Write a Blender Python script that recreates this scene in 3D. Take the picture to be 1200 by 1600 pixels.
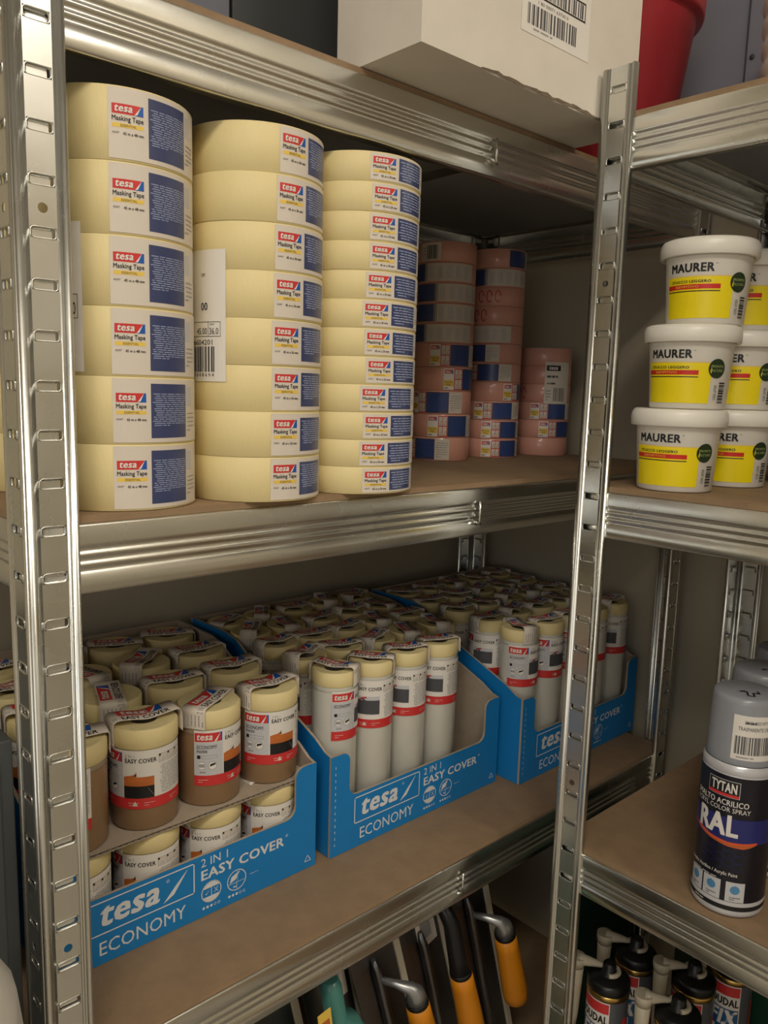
import bpy, bmesh, math, random
from math import sin, cos, pi, radians as rad
from mathutils import Matrix, Vector
random.seed(7)
scn = bpy.context.scene
for o in list(bpy.data.objects): bpy.data.objects.remove(o)
col = scn.collection

# ------------------------------------------------------------------ camera
YAW, PITCH, ROLL = rad(42.562), rad(8.6234), rad(1.6069)
fw = Vector((sin(YAW)*cos(PITCH), cos(YAW)*cos(PITCH), -sin(PITCH)))
r0 = Vector((cos(YAW), -sin(YAW), 0)); u0 = r0.cross(fw)
rt = cos(ROLL)*r0 + sin(ROLL)*u0; up = -sin(ROLL)*r0 + cos(ROLL)*u0
cam = bpy.data.cameras.new('camera'); camo = bpy.data.objects.new('camera', cam); col.objects.link(camo)
M = Matrix((rt, up, -fw)).transposed().to_4x4(); M.translation = (0, -.54, 0)
camo.matrix_world = M
cam.sensor_fit = 'VERTICAL'; cam.sensor_height = 36; cam.lens = 1254.68/1600*36
cam.clip_start = .02
scn.camera = camo
scn.view_settings.view_transform = 'Standard'; scn.view_settings.look = 'None'
scn.view_settings.gamma = 1; scn.view_settings.use_curve_mapping = False
scn.view_settings.exposure = 0.08
# ------------------------------------------------------------------ world and lights
w = bpy.data.worlds.new('world'); scn.world = w; w.use_nodes = True
w.node_tree.nodes['Background'].inputs[0].default_value = (.8, .85, 1, 1)
w.node_tree.nodes['Background'].inputs[1].default_value = .2
LAMPS = [  # location, size x, size y, watts, colour
    ((-.60, -1.05, 1.25), 1.25, .30, 21, (1, .92, .78)),
    ((.72, -1.85, 1.25), .30, 1.25, 13, (1, .92, .80)),
]
FILL_WINDOW = ((-2.14, -1.6, .35), 1.3, 1.2, 9, (.88, .94, 1))  # unseen window, added to lift the shadows inside the shelves
def area(loc, sx, sy, power, color, rot=(0, 0, 0)):
    l = bpy.data.lights.new('room_area_light', 'AREA'); l.shape = 'RECTANGLE'; l.size = sx; l.size_y = sy
    l.energy = power; l.color = color
    o = bpy.data.objects.new('room_area_light', l); o.location = loc; o.rotation_euler = rot; col.objects.link(o)
for (loc, sx, sy, p_, c_) in LAMPS: area((loc[0], loc[1], loc[2]-.035), sx, sy, p_, c_)
area(FILL_WINDOW[0], FILL_WINDOW[2], FILL_WINDOW[1], FILL_WINDOW[3], FILL_WINDOW[4], (0, rad(-90), 0))  # cool fill light at the added window, not a ceiling lamp
FLOOR, CEIL = -1.35, 1.3

# ------------------------------------------------------------------ materials
def lin(c): return tuple((x/12.92 if x <= .04045 else ((x+.055)/1.055)**2.4) for x in c)
MATS = {}
def mat(name, rgb, rough=.6, metal=0, noise=0, nscale=30, bump=0, bscale=200, spec=.5, trans=0, alpha=1, emit=0, stretch=None, coat=0, sss=0):
    """rgb in sRGB 0..1"""
    if name in MATS: return MATS[name]
    m = bpy.data.materials.new(name); m.use_nodes = True
    nt = m.node_tree; b = nt.nodes['Principled BSDF']; L = nt.links
    c = lin(rgb)
    b.inputs['Base Color'].default_value = (*c, 1); b.inputs['Roughness'].default_value = rough
    b.inputs['Metallic'].default_value = metal; b.inputs['Specular IOR Level'].default_value = spec
    b.inputs['Transmission Weight'].default_value = trans; b.inputs['Alpha'].default_value = alpha
    b.inputs['Coat Weight'].default_value = coat; b.inputs['Coat Roughness'].default_value = .15
    if emit: b.inputs['Emission Color'].default_value = (*c, 1); b.inputs['Emission Strength'].default_value = emit
    if noise or bump:
        tc = nt.nodes.new('ShaderNodeTexCoord'); mp = nt.nodes.new('ShaderNodeMapping')
        L.new(tc.outputs['Object'], mp.inputs['Vector'])
        if stretch: mp.inputs['Scale'].default_value = stretch
    if noise:
        n = nt.nodes.new('ShaderNodeTexNoise'); n.inputs['Scale'].default_value = nscale; n.inputs['Detail'].default_value = 5
        L.new(mp.outputs[0], n.inputs['Vector'])
        r = nt.nodes.new('ShaderNodeMapRange'); L.new(n.outputs[0], r.inputs[0])
        r.inputs[1].default_value = .3; r.inputs[2].default_value = .7
        r.inputs[3].default_value = 1-noise; r.inputs[4].default_value = 1+noise
        if metal:
            mm = nt.nodes.new('ShaderNodeMath'); mm.operation = 'MULTIPLY'; mm.inputs[1].default_value = rough
            L.new(r.outputs[0], mm.inputs[0]); L.new(mm.outputs[0], b.inputs['Roughness'])
        else:
            v = nt.nodes.new('ShaderNodeVectorMath'); v.operation = 'SCALE'; v.inputs[0].default_value = c
            L.new(r.outputs[0], v.inputs['Scale']); L.new(v.outputs[0], b.inputs['Base Color'])
    if bump:
        n2 = nt.nodes.new('ShaderNodeTexNoise'); n2.inputs['Scale'].default_value = bscale; n2.inputs['Detail'].default_value = 3
        L.new(mp.outputs[0], n2.inputs['Vector'])
        bp = nt.nodes.new('ShaderNodeBump'); bp.inputs['Strength'].default_value = bump; bp.inputs['Distance'].default_value = .001
        L.new(n2.outputs[0], bp.inputs['Height']); L.new(bp.outputs[0], b.inputs['Normal'])
    MATS[name] = m; return m
STEEL = mat('galvanised_steel', (.86, .86, .84), .24, 1, noise=.3, nscale=9, bump=.06, bscale=18)
STEELP = mat('galvanised_post', (.86, .86, .84), .30, 1, noise=.25, nscale=12, bump=.06, bscale=30)
BOARD = mat('fibreboard', (.56, .46, .35), .75, noise=.09, nscale=60, bump=.2, bscale=900)
UNDER = mat('haze_grey_underside', (.60, .62, .64), .6, noise=.04, nscale=20)  # pale haze under the top shelves, put into the board colour
BOARDE = mat('fibreboard_edge', (.50, .38, .27), .8, noise=.2, nscale=200)
CREAM = mat('cream_crepe_tape', (.86, .79, .58), .55, noise=.025, nscale=14, bump=.15, bscale=700, stretch=(1, 1, .2))
CREAME = mat('cream_tape_edge', (.86, .80, .60), .7, noise=.06, nscale=200)
CARD = mat('grey_card', (.62, .57, .50), .85, noise=.06, nscale=80)
WHITE = mat('white_print', (.88, .86, .83), .45)
WHITE2 = mat('offwhite_print', (.83, .79, .74), .5)
NAVY = mat('navy_print', (.24, .27, .42), .3)
RED = mat('red_print', (.79, .20, .20), .42)
BLUEP = mat('blue_print', (.10, .33, .66), .42)
YEL = mat('yellow_print', (.90, .76, .32), .45)
BLK = mat('black_print', (.09, .09, .10), .5)
DGREY = mat('dark_grey_print', (.28, .28, .30), .5)
GREY = mat('grey_print', (.60, .60, .60), .5)
LGREY = mat('light_grey_print', (.75, .75, .76), .5)
INKL = mat('pale_ink', (.62, .66, .78), .5)
BOXBLUE = mat('blue_cardboard', (.08, .49, .76), .5, noise=.03, nscale=20)
BOXWHITE = mat('white_ink', (.86, .87, .88), .5)
KRAFT = mat('kraft_inside', (.66, .60, .53), .85, noise=.05, nscale=90)
KPAPER = mat('kraft_paper_roll', (.58, .46, .33), .45, noise=.05, nscale=12, bump=.3, bscale=35, coat=.5)
FILM = mat('white_film_roll', (.80, .79, .75), .3, noise=.03, nscale=18, bump=.5, bscale=40, coat=.5)
RINGB = mat('film_band', (.62, .55, .46), .35)
CORE = mat('grey_core', (.50, .47, .43), .8)
ORANGE = mat('orange_wood_print', (.72, .40, .18), .5, noise=.2, nscale=60, stretch=(.3, .3, 3))
PINK = mat('pink_tape', (.85, .62, .55), .5, noise=.03, nscale=14, bump=.3, bscale=40, coat=.4)
PINKE = mat('pink_tape_edge', (.80, .58, .52), .7)
MARK = mat('red_marker', (.72, .12, .16), .6)
PWHITE = mat('white_plastic', (.91, .89, .85), .35, bump=.03, bscale=60)
BYEL = mat('yellow_label', (.93, .84, .02), .4)
BRED = mat('red_label', (.80, .14, .08), .4)
GREEN = mat('dark_green_print', (.13, .20, .10), .4)
LIME = mat('pale_green_print', (.60, .66, .40), .5)
BCARD = mat('white_box_card', (.84, .81, .76), .7, noise=.03, nscale=25, bump=.15, bscale=60)
TEAR = mat('torn_card', (.50, .44, .37), .9, noise=.2, nscale=120)
REDPL = mat('red_plastic', (.70, .20, .24), .38, bump=.05, bscale=20)
WALLM = mat('wall_paint', (.70, .66, .58), .85, noise=.03, nscale=5, bump=.15, bscale=180)
WALLW = mat('room_wall_paint', (.90, .88, .84), .85, noise=.02, nscale=5)
FLOORM = mat('floor_tile', (.66, .63, .58), .45, noise=.08, nscale=6)
CEILM = mat('ceiling_paint', (.90, .89, .87), .9, noise=.01, nscale=8)
GPANEL = mat('grey_metal_panel', (.52, .52, .57), .5, noise=.03, nscale=5)
SLATE = mat('slate_plastic', (.40, .41, .45), .5, noise=.05, nscale=9)
DPANEL = mat('dark_plastic', (.26, .27, .27), .6, noise=.08, nscale=9)
CAPG = mat('smoky_cap_plastic', (.56, .57, .60), .28, bump=.03, bscale=80)
CANW = mat('can_white_metal', (.80, .80, .82), .3, metal=.3)
CANNAVY = mat('can_dark_navy', (.07, .07, .12), .3, noise=.2, nscale=60)
CANBLUE = mat('can_blue', (.14, .16, .42), .3)
ICOB = mat('pale_blue_icon', (.30, .52, .68), .4)
FLAME = mat('can_orange_streak', (.85, .33, .18), .35)
BLACKPL = mat('black_plastic', (.06, .06, .065), .4, bump=.05, bscale=60)
BEIGEPL = mat('beige_plastic', (.74, .70, .62), .45)
GOLD = mat('gold_foil', (.75, .62, .35), .3, metal=1)
CARTG = mat('cartridge_grey', (.33, .34, .36), .35)
CARTB = mat('cartridge_blue', (.12, .34, .52), .4)
HYEL = mat('yellow_handle', (.80, .50, .06), .42, bump=.04, bscale=50)
FERR = mat('ferrule_steel', (.62, .62, .62), .32, .75)
DSTEEL = mat('dark_tool_steel', (.45, .45, .46), .35, 1, noise=.2, nscale=30)
TEAL = mat('teal_plastic', (.28, .50, .47), .3)
DGREEN = mat('green_crate', (.04, .23, .15), .5)
SACK = mat('white_sack', (.78, .76, .72), .6, bump=.4, bscale=20)
LAMPM = mat('lamp_tube', (1, .96, .88), .5, emit=6)

# ------------------------------------------------------------------ mesh builders
class MB:
    def __init__(s): s.v = []; s.f = []; s.m = []; s.mats = []; s.sm = []
    def mi(s, m):
        if m not in s.mats: s.mats.append(m)
        return s.mats.index(m)
    def add(s, vs, fs, m, smooth=False):
        o = len(s.v); s.v += [tuple(p) for p in vs]; k = s.mi(m)
        for f in fs: s.f.append([i+o for i in f]); s.m.append(k); s.sm.append(smooth)
    def box(s, x0, y0, z0, x1, y1, z1, m):
        vs = [(x, y, z) for z in (z0, z1) for y in (y0, y1) for x in (x0, x1)]
        s.add(vs, [(0, 2, 3, 1), (4, 5, 7, 6), (0, 1, 5, 4), (2, 6, 7, 3), (0, 4, 6, 2), (1, 3, 7, 5)], m)
    def lathe(s, prof, m, n=40, c=(0, 0), smooth=True, close=True):
        """prof: list of (r,z) or (r,z,mat) -> rings"""
        rings = []
        vs = []
        for p in prof:
            rings.append(len(vs)); r, z = p[0], p[1]
            if r <= 1e-6: vs.append((c[0], c[1], z))
            else: vs += [(c[0]+r*cos(2*pi*i/n), c[1]+r*sin(2*pi*i/n), z) for i in range(n)]
        for j in range(len(prof)-1):
            a, b = rings[j], rings[j+1]; fs = []
            ra, rb = prof[j][0] > 1e-6, prof[j+1][0] > 1e-6
            for i in range(n):
                k = (i+1) % n
                if ra and rb: fs.append((a+i, a+k, b+k, b+i))
                elif ra: fs.append((a+i, a+k, b))
                elif rb: fs.append((a, b+k, b+i))
            mm = prof[j][2] if len(prof[j]) > 2 else m
            o = len(s.v) if j == 0 else o
            if j == 0: s.v += vs
            k2 = s.mi(mm)
            for f in fs: s.f.append([q+o for q in f]); s.m.append(k2); s.sm.append(smooth)
    def prism(s, outline, fmap, t0, t1, m0, m1, me):
        """outline 2D polygon; fmap(a,b,t)->xyz; faces at t0 (m0), t1 (m1), edges me"""
        n = len(outline); vs = [fmap(a, b, t0) for a, b in outline]+[fmap(a, b, t1) for a, b in outline]
        s.add(vs, [list(range(n))], m0); o = len(s.v)-2*n
        k = s.mi(m1); s.f.append([o+n+i for i in reversed(range(n))]); s.m.append(k); s.sm.append(False)
        k = s.mi(me)
        for i in range(n):
            j = (i+1) % n; s.f.append([o+j, o+i, o+n+i, o+n+j]); s.m.append(k); s.sm.append(False)
    def tube(s, pts, rs, m, n=14, cap=True):
        pts = [Vector(p) for p in pts]
        if not hasattr(rs, '__len__'): rs = [rs]*len(pts)
        vs = []; prev = None
        for i, p in enumerate(pts):
            d = (pts[min(i+1, len(pts)-1)]-pts[max(i-1, 0)]).normalized()
            if prev is None: a = d.orthogonal().normalized()
            else: a = (prev-d*prev.dot(d)).normalized()
            prev = a; b = d.cross(a)
            r = rs[i] if hasattr(rs[i], '__len__') else (rs[i], rs[i])
            vs += [tuple(p+a*r[0]*cos(2*pi*k/n)+b*r[1]*sin(2*pi*k/n)) for k in range(n)]
        fs = []
        for i in range(len(pts)-1):
            for k in range(n): fs.append((i*n+k, i*n+(k+1) % n, (i+1)*n+(k+1) % n, (i+1)*n+k))
        s.add(vs, fs, m, True)
        if cap:
            o = len(s.v)-len(vs); kk = s.mi(m)
            s.f.append([o+k for k in reversed(range(n))]); s.m.append(kk); s.sm.append(False)
            s.f.append([o+(len(pts)-1)*n+k for k in range(n)]); s.m.append(kk); s.sm.append(False)
    def build(s, name, parent=None, bevel=0, solid=0, loc=None, label=None, offset=-1):
        me = bpy.data.meshes.new(name); me.from_pydata(s.v, [], s.f)
        for m in s.mats: me.materials.append(m)
        me.polygons.foreach_set('material_index', s.m); me.polygons.foreach_set('use_smooth', s.sm); me.update()
        o = bpy.data.objects.new(name, me); col.objects.link(o)
        if parent: o.parent = parent
        if loc: o.location = loc
        if solid:
            md = o.modifiers.new('s', 'SOLIDIFY'); md.thickness = solid; md.offset = offset
        if bevel:
            md = o.modifiers.new('b', 'BEVEL'); md.width = bevel; md.segments = 2; md.limit_method = 'ANGLE'; md.angle_limit = rad(40)
        if label: o['label'] = label
        return o
def thing(name, label, cat, loc=(0, 0, 0), rz=0, group=None):
    o = bpy.data.objects.new(name, None); col.objects.link(o); o.empty_display_size = .02
    o.location = loc; o.rotation_euler = (0, 0, rz); o['label'] = label; o['category'] = cat
    if group: o['group'] = group
    return o
def tag(o, label, cat, group=None):
    o['label'] = label; o['category'] = cat
    if group: o['group'] = group
    return o
def copy_tree(o, parent=None):
    c = o.copy(); col.objects.link(c)
    if parent: c.parent = parent
    for ch in list(o.children): copy_tree(ch, c)
    return c
def place(proto, used, loc, rz, label, group=None, rx=0, ry=0):
    if id(proto) not in used: used.add(id(proto)); o = proto
    else: o = copy_tree(proto)
    o.location = loc; o.rotation_euler = (rx, ry, rz); o['label'] = label
    if group: o['group'] = group
    return o
def struct(o): o['kind'] = 'structure'; return o

# ------------------------------------------------------------------ flat printing (labels, lettering)
GL = {}
def glyphs(txt, bold):
    k = (txt, bold)
    if k in GL: return GL[k]
    cu = bpy.data.curves.new('t', 'FONT'); cu.body = txt; cu.size = 1; cu.resolution_u = 2
    if bold: cu.space_character = 1.0+bold*2
    ob = bpy.data.objects.new('t', cu); col.objects.link(ob)
    dg = bpy.context.evaluated_depsgraph_get(); me = bpy.data.meshes.new_from_object(ob.evaluated_get(dg))
    vs = [(v.co.x, v.co.y) for v in me.vertices]; fs = [tuple(p.vertices) for p in me.polygons]
    bpy.data.objects.remove(ob); bpy.data.curves.remove(cu); bpy.data.meshes.remove(me)
    xs = [v[0] for v in vs]; ys = [v[1] for v in vs]
    GL[k] = (vs, fs, min(xs), max(xs), min(ys), max(ys)); return GL[k]
class Print:
    LAY = .00013
    def __init__(s, step=.004): s.items = []; s.step = step; s.l = 0; s.rng = random.Random(3)
    def poly(s, pts, m, layer=None):
        s.l += 0; s.items.append(([tuple(p) for p in pts], [tuple(range(len(pts)))], m, layer or 1))
    def rect(s, x0, y0, x1, y1, m, layer=1):
        n = max(1, int(math.ceil(abs(x1-x0)/s.step))); vs = []; fs = []
        for i in range(n+1):
            x = x0+(x1-x0)*i/n; vs += [(x, y0), (x, y1)]
        for i in range(n): fs.append((2*i, 2*i+2, 2*i+3, 2*i+1))
        s.items.append((vs, fs, m, layer))
    def text(s, t, x0, y0, x1, y1, m, layer=3, bold=0, shear=0, rot=False):
        vs, fs, a, b, c, d = glyphs(t, bold); a, b, c, d = a-bold, b+bold, c-bold*.6, d+bold*.6
        for i_, (dx, dy) in enumerate(((-1, -.6), (1, -.6), (1, .6), (-1, .6), (0, 0)) if bold else ((0, 0),)):
            out = []
            for (x, y) in vs:
                fx, fy = (x+dx*bold-a)/(b-a), (y+dy*bold-c)/(d-c)
                if rot: out.append((x1-fy*(x1-x0), y0+fx*(y1-y0)))
                else: out.append((x0+fx*(x1-x0)+shear*fy*(y1-y0), y0+fy*(y1-y0)))
            s.items.append((out, fs, m, layer+.18*i_))
    def greek(s, x0, y0, x1, y1, n, m, layer=3, fill=.5):
        h = (y1-y0)/n
        for i in range(n):
            y = y1-(i+.8)*h; x = x0+(s.rng.random()*.1)*(x1-x0)
            end = x1 if i < n-1 else x0+(x1-x0)*.5
            while x < end-.0008:
                wd = min((.06+s.rng.random()*.22)*(x1-x0), end-x); s.rect(x, y, x+wd, y+h*fill, m, layer); x += wd+.03*(x1-x0)
    def bars(s, x0, y0, x1, y1, n, m, layer=3, horiz=False):
        L = (y1-y0) if horiz else (x1-x0); t = 0; ws = [s.rng.choice((1, 1, 2, 3)) for _ in range(2*n)]; tot = sum(ws)
        for i, q in enumerate(ws):
            a, b = t/tot*L, (t+q)/tot*L; t += q
            if i % 2 == 0:
                if horiz: s.rect(x0, y0+a, x1, y0+b, m, layer)
                else: s.rect(x0+a, y0, x0+b, y1, m, layer)
    def strip(s, xs, tops, bots, m, layer=2, sub=4):
        vs = []; fs = []
        for i in range(len(xs)-1):
            for k in range(sub+(i == len(xs)-2)):
                t = k/sub; vs += [(xs[i]+(xs[i+1]-xs[i])*t, bots[i]+(bots[i+1]-bots[i])*t), (xs[i]+(xs[i+1]-xs[i])*t, tops[i]+(tops[i+1]-tops[i])*t)]
        for i in range(len(vs)//2-1): fs.append((2*i, 2*i+2, 2*i+3, 2*i+1))
        s.items.append((vs, fs, m, layer))
    def disc(s, x, y, r, m, layer=3, r_in=0, n=28):
        if r_in:
            vs = [(x+q*cos(2*pi*i/n), y+q*sin(2*pi*i/n)) for q in (r, r_in) for i in range(n)]
            fs = [(i, (i+1) % n, n+(i+1) % n, n+i) for i in range(n)]
            s.items.append((vs, fs, m, layer))
        else: s.poly([(x+r*cos(2*pi*i/n), y+r*sin(2*pi*i/n)) for i in range(n)], m, layer)
    def logo(s, x0, y0, x1, y1, layer=2):
        """red field, blue corner, white sail, slanted lower-case word"""
        W, H = x1-x0, y1-y0
        s.rect(x0, y0, x1, y1, RED, layer)
        s.poly([(x0+W*.70, y0), (x1, y0), (x1, y1), (x0+W*.93, y1)], BLUEP, layer+1)
        s.poly([(x0+W*.70, y0), (x0+W*.80, y0+H*.10), (x0+W*.93, y1*.999+y0*.001)], WHITE, layer+2)
        s.text('tesa', x0+W*.06, y0+H*.2, x0+W*.64, y0+H*.84, WHITE, layer+2, bold=.03, shear=.18)
    def build(s, name, fmap, parent=None, label=None):
        mb = MB()
        for vs, fs, m, layer in s.items:
            mb.add([fmap(x, y, layer*s.LAY) for x, y in vs], fs, m)
        return mb.build(name, parent, label=label)
def cylmap(R, th0=0, z0=0):
    Rf = R if callable(R) else (lambda z: R)
    Rm = Rf(.03)
    return lambda u, v, o: ((Rf(v)+.0002+o)*cos(th0+u/Rm), (Rf(v)+.0002+o)*sin(th0+u/Rm), z0+v)

# ------------------------------------------------------------------ the room
def slab(name, x0, y0, z0, x1, y1, z1, m):
    b = MB(); b.box(x0, y0, z0, x1, y1, z1, m); return struct(b.build(name))
X0, Y0 = -2.2, -3.4
WX, WY = 1.13, .43
slab('floor', X0, Y0, FLOOR-.05, WX, WY, FLOOR, FLOORM)
slab('ceiling', X0, Y0, CEIL, WX, WY, CEIL+.05, CEILM)
slab('wall_back', X0-.05, WY, FLOOR-.05, WX+.05, WY+.05, CEIL+.05, WALLM)
slab('wall_right', WX, Y0, FLOOR-.05, WX+.05, WY, CEIL+.05, WALLM)
slab('wall_left', X0-.05, Y0, FLOOR-.05, X0, WY, CEIL+.05, WALLW)
slab('wall_front', X0-.05, Y0-.05, FLOOR-.05, WX+.05, Y0, CEIL+.05, WALLW)
for i, (loc, sx, sy, p_, c_) in enumerate(LAMPS):
    t = thing('ceiling_lamp', ('long white tube lamp on the ceiling above the aisle beside the left shelf unit', 'long white tube lamp on the ceiling near the right wall')[i], 'lamp', (loc[0], loc[1], CEIL-.001))
    b = MB(); b.box(-sx/2-.02, -sy/2-.02, -.05, sx/2+.02, sy/2+.02, 0, CEILM); b.build('housing', t, bevel=.006)
    b = MB()
    for k in (-1, 1): b.tube([(-sx/2+.02, k*sy*.25, -.068), (sx/2-.02, k*sy*.25, -.068)] if sx > sy else [(k*sx*.25, -sy/2+.02, -.068), (k*sx*.25, sy/2-.02, -.068)], .012, LAMPM)
    b.build('tube', t)

b = MB(); wx, wy, wz = X0, FILL_WINDOW[0][1], FILL_WINDOW[0][2]
for a in ((-.70, -.65, -.70+.05, .65), (.65, -.65, .70, .65), (-.65, .60, .65, .65), (-.65, -.65, .65, -.60), (-.02, -.60, .02, .60)):
    b.box(wx, wy+a[0], wz+a[1], wx+.04, wy+a[2], wz+a[3], CEILM)
struct(b.build('fill_window_1'))  # frame around the added fill light, out of view
# ------------------------------------------------------------------ galvanised shelving
PW = .0345
def flange(mb, P, Lz, z_base, slots, holes):
    """P(s,d,z)->xyz ; s across the flange, d outwards"""
    prof_a = [(0, -.0005), (.0012, .0008), (.0030, .0013), (.0048, .0008), (.0058, 0), (.0086, 0)]
    prof_b = [(.0264, 0), (.0285, 0), (.0296, -.0008), (.0308, 0), (.0322, .0013), (.0336, .0012), (.0345, 0), (.0345, -.0045)]
    for pr in (prof_a, prof_b):
        vs = [P(s, d, z) for z in (z_base, Lz) for s, d in pr]; n = len(pr)
        mb.add(vs, [(i, i+1, n+i+1, n+i) for i in range(n-1)], STEELP, True)
    S0, S1, T0, T1 = .0086, .0264, .0112, .0238
    h = .0036; zs = sorted(z for z in slots if z_base+.01 < z < Lz-.01)
    zc = z_base
    def quad(s0, s1, za, zb, d=0, m=STEELP):
        mb.add([P(s0, d, za), P(s1, d, za), P(s1, d, zb), P(s0, d, zb)], [(0, 1, 2, 3)], m)
    def solid(za, zb):
        hs = [q for q in holes if za < q < zb]
        if not hs: quad(S0, S1, za, zb); return
        q = hs[0]; r = .0032; sc = (S0+S1)/2; e = .0075; n = 16
        quad(S0, S1, za, q-e); quad(S0, S1, q+e, zb); quad(S0, sc-e, q-e, q+e); quad(sc+e, S1, q-e, q+e)
        vs = []
        for i in range(n):
            a = 2*pi*(i+.5)/n; c_, s_ = cos(a), sin(a); k = e/max(abs(c_), abs(s_))
            vs.append(P(sc+r*c_, 0, q+r*s_))
        for i in range(n):
            a = 2*pi*(i+.5)/n; c_, s_ = cos(a), sin(a); k = e/max(abs(c_), abs(s_))
            vs.append(P(sc+k*c_, 0, q+k*s_))
        fs = [(i, (i+1) % n, n+(i+1) % n, n+i) for i in range(n)]
        mb.add(vs, fs, STEELP)
        cor = [(1, 1), (-1, 1), (-1, -1), (1, -1)]
        for c_, s_ in cor:
            a = math.atan2(s_, c_); i = int(round((a/(2*pi))*n-.5)) % n
            # corner triangle between the two samples around the corner
            a0, a1 = 2*pi*((math.floor(a/(2*pi)*n-.5))+.5)/n, 2*pi*((math.floor(a/(2*pi)*n-.5))+1.5)/n
            pp = []
            for aa in (a0, a1):
                k = e/max(abs(cos(aa)), abs(sin(aa))); pp.append(P(sc+k*cos(aa), 0, q+k*sin(aa)))
            mb.add([pp[0], P(sc+e*c_, 0, q+e*s_), pp[1]], [(0, 1, 2)], STEELP)
    for z in zs:
        solid(zc, z-h); zc = z+h
        # window with rounded ends: rim, recessed tongue
        d = -.0028
        rim = .0009
        k = [(S0, 0), (S0+.0012, 0)]
        for (sa, sb) in ((S0, S0+.0006), (S1-.0006, S1)): quad(sa, sb, z-h, z+h)
        # rounded raised lip
        pts = []
        n = 5
        for cx, cz, a0 in ((S1-.0030, z+h-.0022, 0), (S0+.0030, z+h-.0022, 90), (S0+.0030, z-h+.0022, 180), (S1-.0030, z-h+.0022, 270)):
            for i in range(n): a = rad(a0+90*i/(n-1)); pts.append((cx+.0024*cos(a), cz+.0022*sin(a)))
        m_ = len(pts); cxm, czm = (S0+S1)/2, z
        vs = [P(s, 0, q) for s, q in pts]+[P(s*.97+cxm*.03, .0007, q*.94+czm*.06) for s, q in pts]+[P(s*.94+cxm*.06, -.0012, q*.88+czm*.12) for s, q in pts]
        fs = [(i, (i+1) % m_, m_+(i+1) % m_, m_+i) for i in range(m_)]+[(m_+i, m_+(i+1) % m_, 2*m_+(i+1) % m_, 2*m_+i) for i in range(m_)]
        mb.add(vs, fs, STEELP, True)
        # tongue
        tz = .0016
        vs = [P(T0, -.0012, z+h), P(T0, d, z+h-tz), P(T0, d, z-h+.0003), P(T1, -.0012, z+h), P(T1, d, z+h-tz), P(T1, d, z-h+.0003)]
        mb.add(vs, [(0, 1, 4, 3), (1, 2, 5, 4)], STEELP)
    solid(zc, Lz)
BEAMP = [(.020, 0), (.0012, 0), (.0003, -.0004), (0, -.0014), (0, -.0135)]
for k in range(3):
    z = -.0150-k*.0072
    BEAMP += [(0, z), (.0009, z-.0011), (.0013, z-.0022), (.0013, z-.0036), (.0009, z-.0046), (0, z-.0057)]
BEAMP += [(0, -.0475), (.0004, -.0486), (.0014, -.049), (.010, -.049)]
def beam(mb, P, L, hb):
    pr = [(d, z*hb/.049) for d, z in BEAMP]; n = len(pr)
    N = max(2, int(L/.03)); vs = []
    for i in range(N+1):
        t = L*i/N; vs += [P(t, d, z) for d, z in pr]
    fs = [(i*n+j, (i+1)*n+j, (i+1)*n+j+1, i*n+j+1) for i in range(N) for j in range(n-1)]
    mb.add(vs, fs, STEEL, True)
def unit(label, loc, rz, levels, hb, L=.9, D=.4, ztop=.305):
    z0 = FLOOR; t = thing('shelving_unit', label, 'shelving unit', (loc[0], loc[1], z0), rz)
    sl = [.2212-z0-.0321*k for k in range(-3, 50)]; ho = [.108-z0, -.408-z0]
    for cx, sx in ((0, 1), (L, -1)):
        for cy, sy in ((0, 1), (D, -1)):
            b = MB()
            flange(b, lambda s, d, z: (cx+sx*s, cy-sy*d, z), ztop-z0, .0, sl, ho)
            flange(b, lambda s, d, z: (cx-sx*d, cy+sy*s, z), ztop-z0, .0, sl, ho)
            b.build('upright', t, solid=.0009, offset=0)
    for k, zl in enumerate(levels):
        z = zl-z0
        for nm, P, LL in (('front', lambda a, d, q: (.003+a, .0024+d, z+q), L-.006), ('rear', lambda a, d, q: (.003+a, D-.0024-d, z+q), L-.006),
                          ('left', lambda a, d, q: (.0024+d, .003+a, z+q), D-.006), ('right', lambda a, d, q: (L-.0024-d, .003+a, z+q), D-.006)):
            b = MB(); beam(b, P, LL, hb); b.build('beam', t, solid=.0009, offset=0)
        b = MB(); b.box(.004, .0042, z+.0006, L-.004, D-.0045, z+.0056, BOARD)
        if k == 0: b.box(.0045, .0045, z-.0004, L-.0045, D-.0048, z+.0005, UNDER)  # top shelf only: thin underside sheet carrying the painted haze
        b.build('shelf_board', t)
        b = MB()
        b.box(L/2-.014, .005, z-.016, L/2+.014, D-.005, z-.0148, STEEL); b.box(L/2-.014, .005, z-.034, L/2-.0128, D-.005, z-.0148, STEEL)
        b.box(L/2+.0128, .005, z-.034, L/2+.014, D-.005, z-.0148, STEEL)
        for f in (0, D):
            yy = -.0012 if f == 0 else D+.0012
            b.tube([(L/2+.002, yy, z-.0135), (L/2+.002, yy, z-.0375)], .0011, STEEL, 8)
            b.tube([(L/2-.006, yy, z-.034), (L/2+.004, yy, z-.0375)], .0012, STEEL, 8)
        b.build('cross_bar', t)
    return t
ZA = [.2577, -.0975, -.5150, -.93]
ZB = [.2577, -.0945, -.4840, -.915]
unit('long galvanised steel shelf unit on the left holding the tape rolls and blue boxes', (.178, 0), 0, ZA, .049)
unit('galvanised steel shelf unit on the right at right angles, holding buckets and spray cans', (.698, -.071), -pi/2, ZB, .0456)
SA = [z+.0058 for z in ZA]; SB = [z+.0058 for z in ZB]

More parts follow.
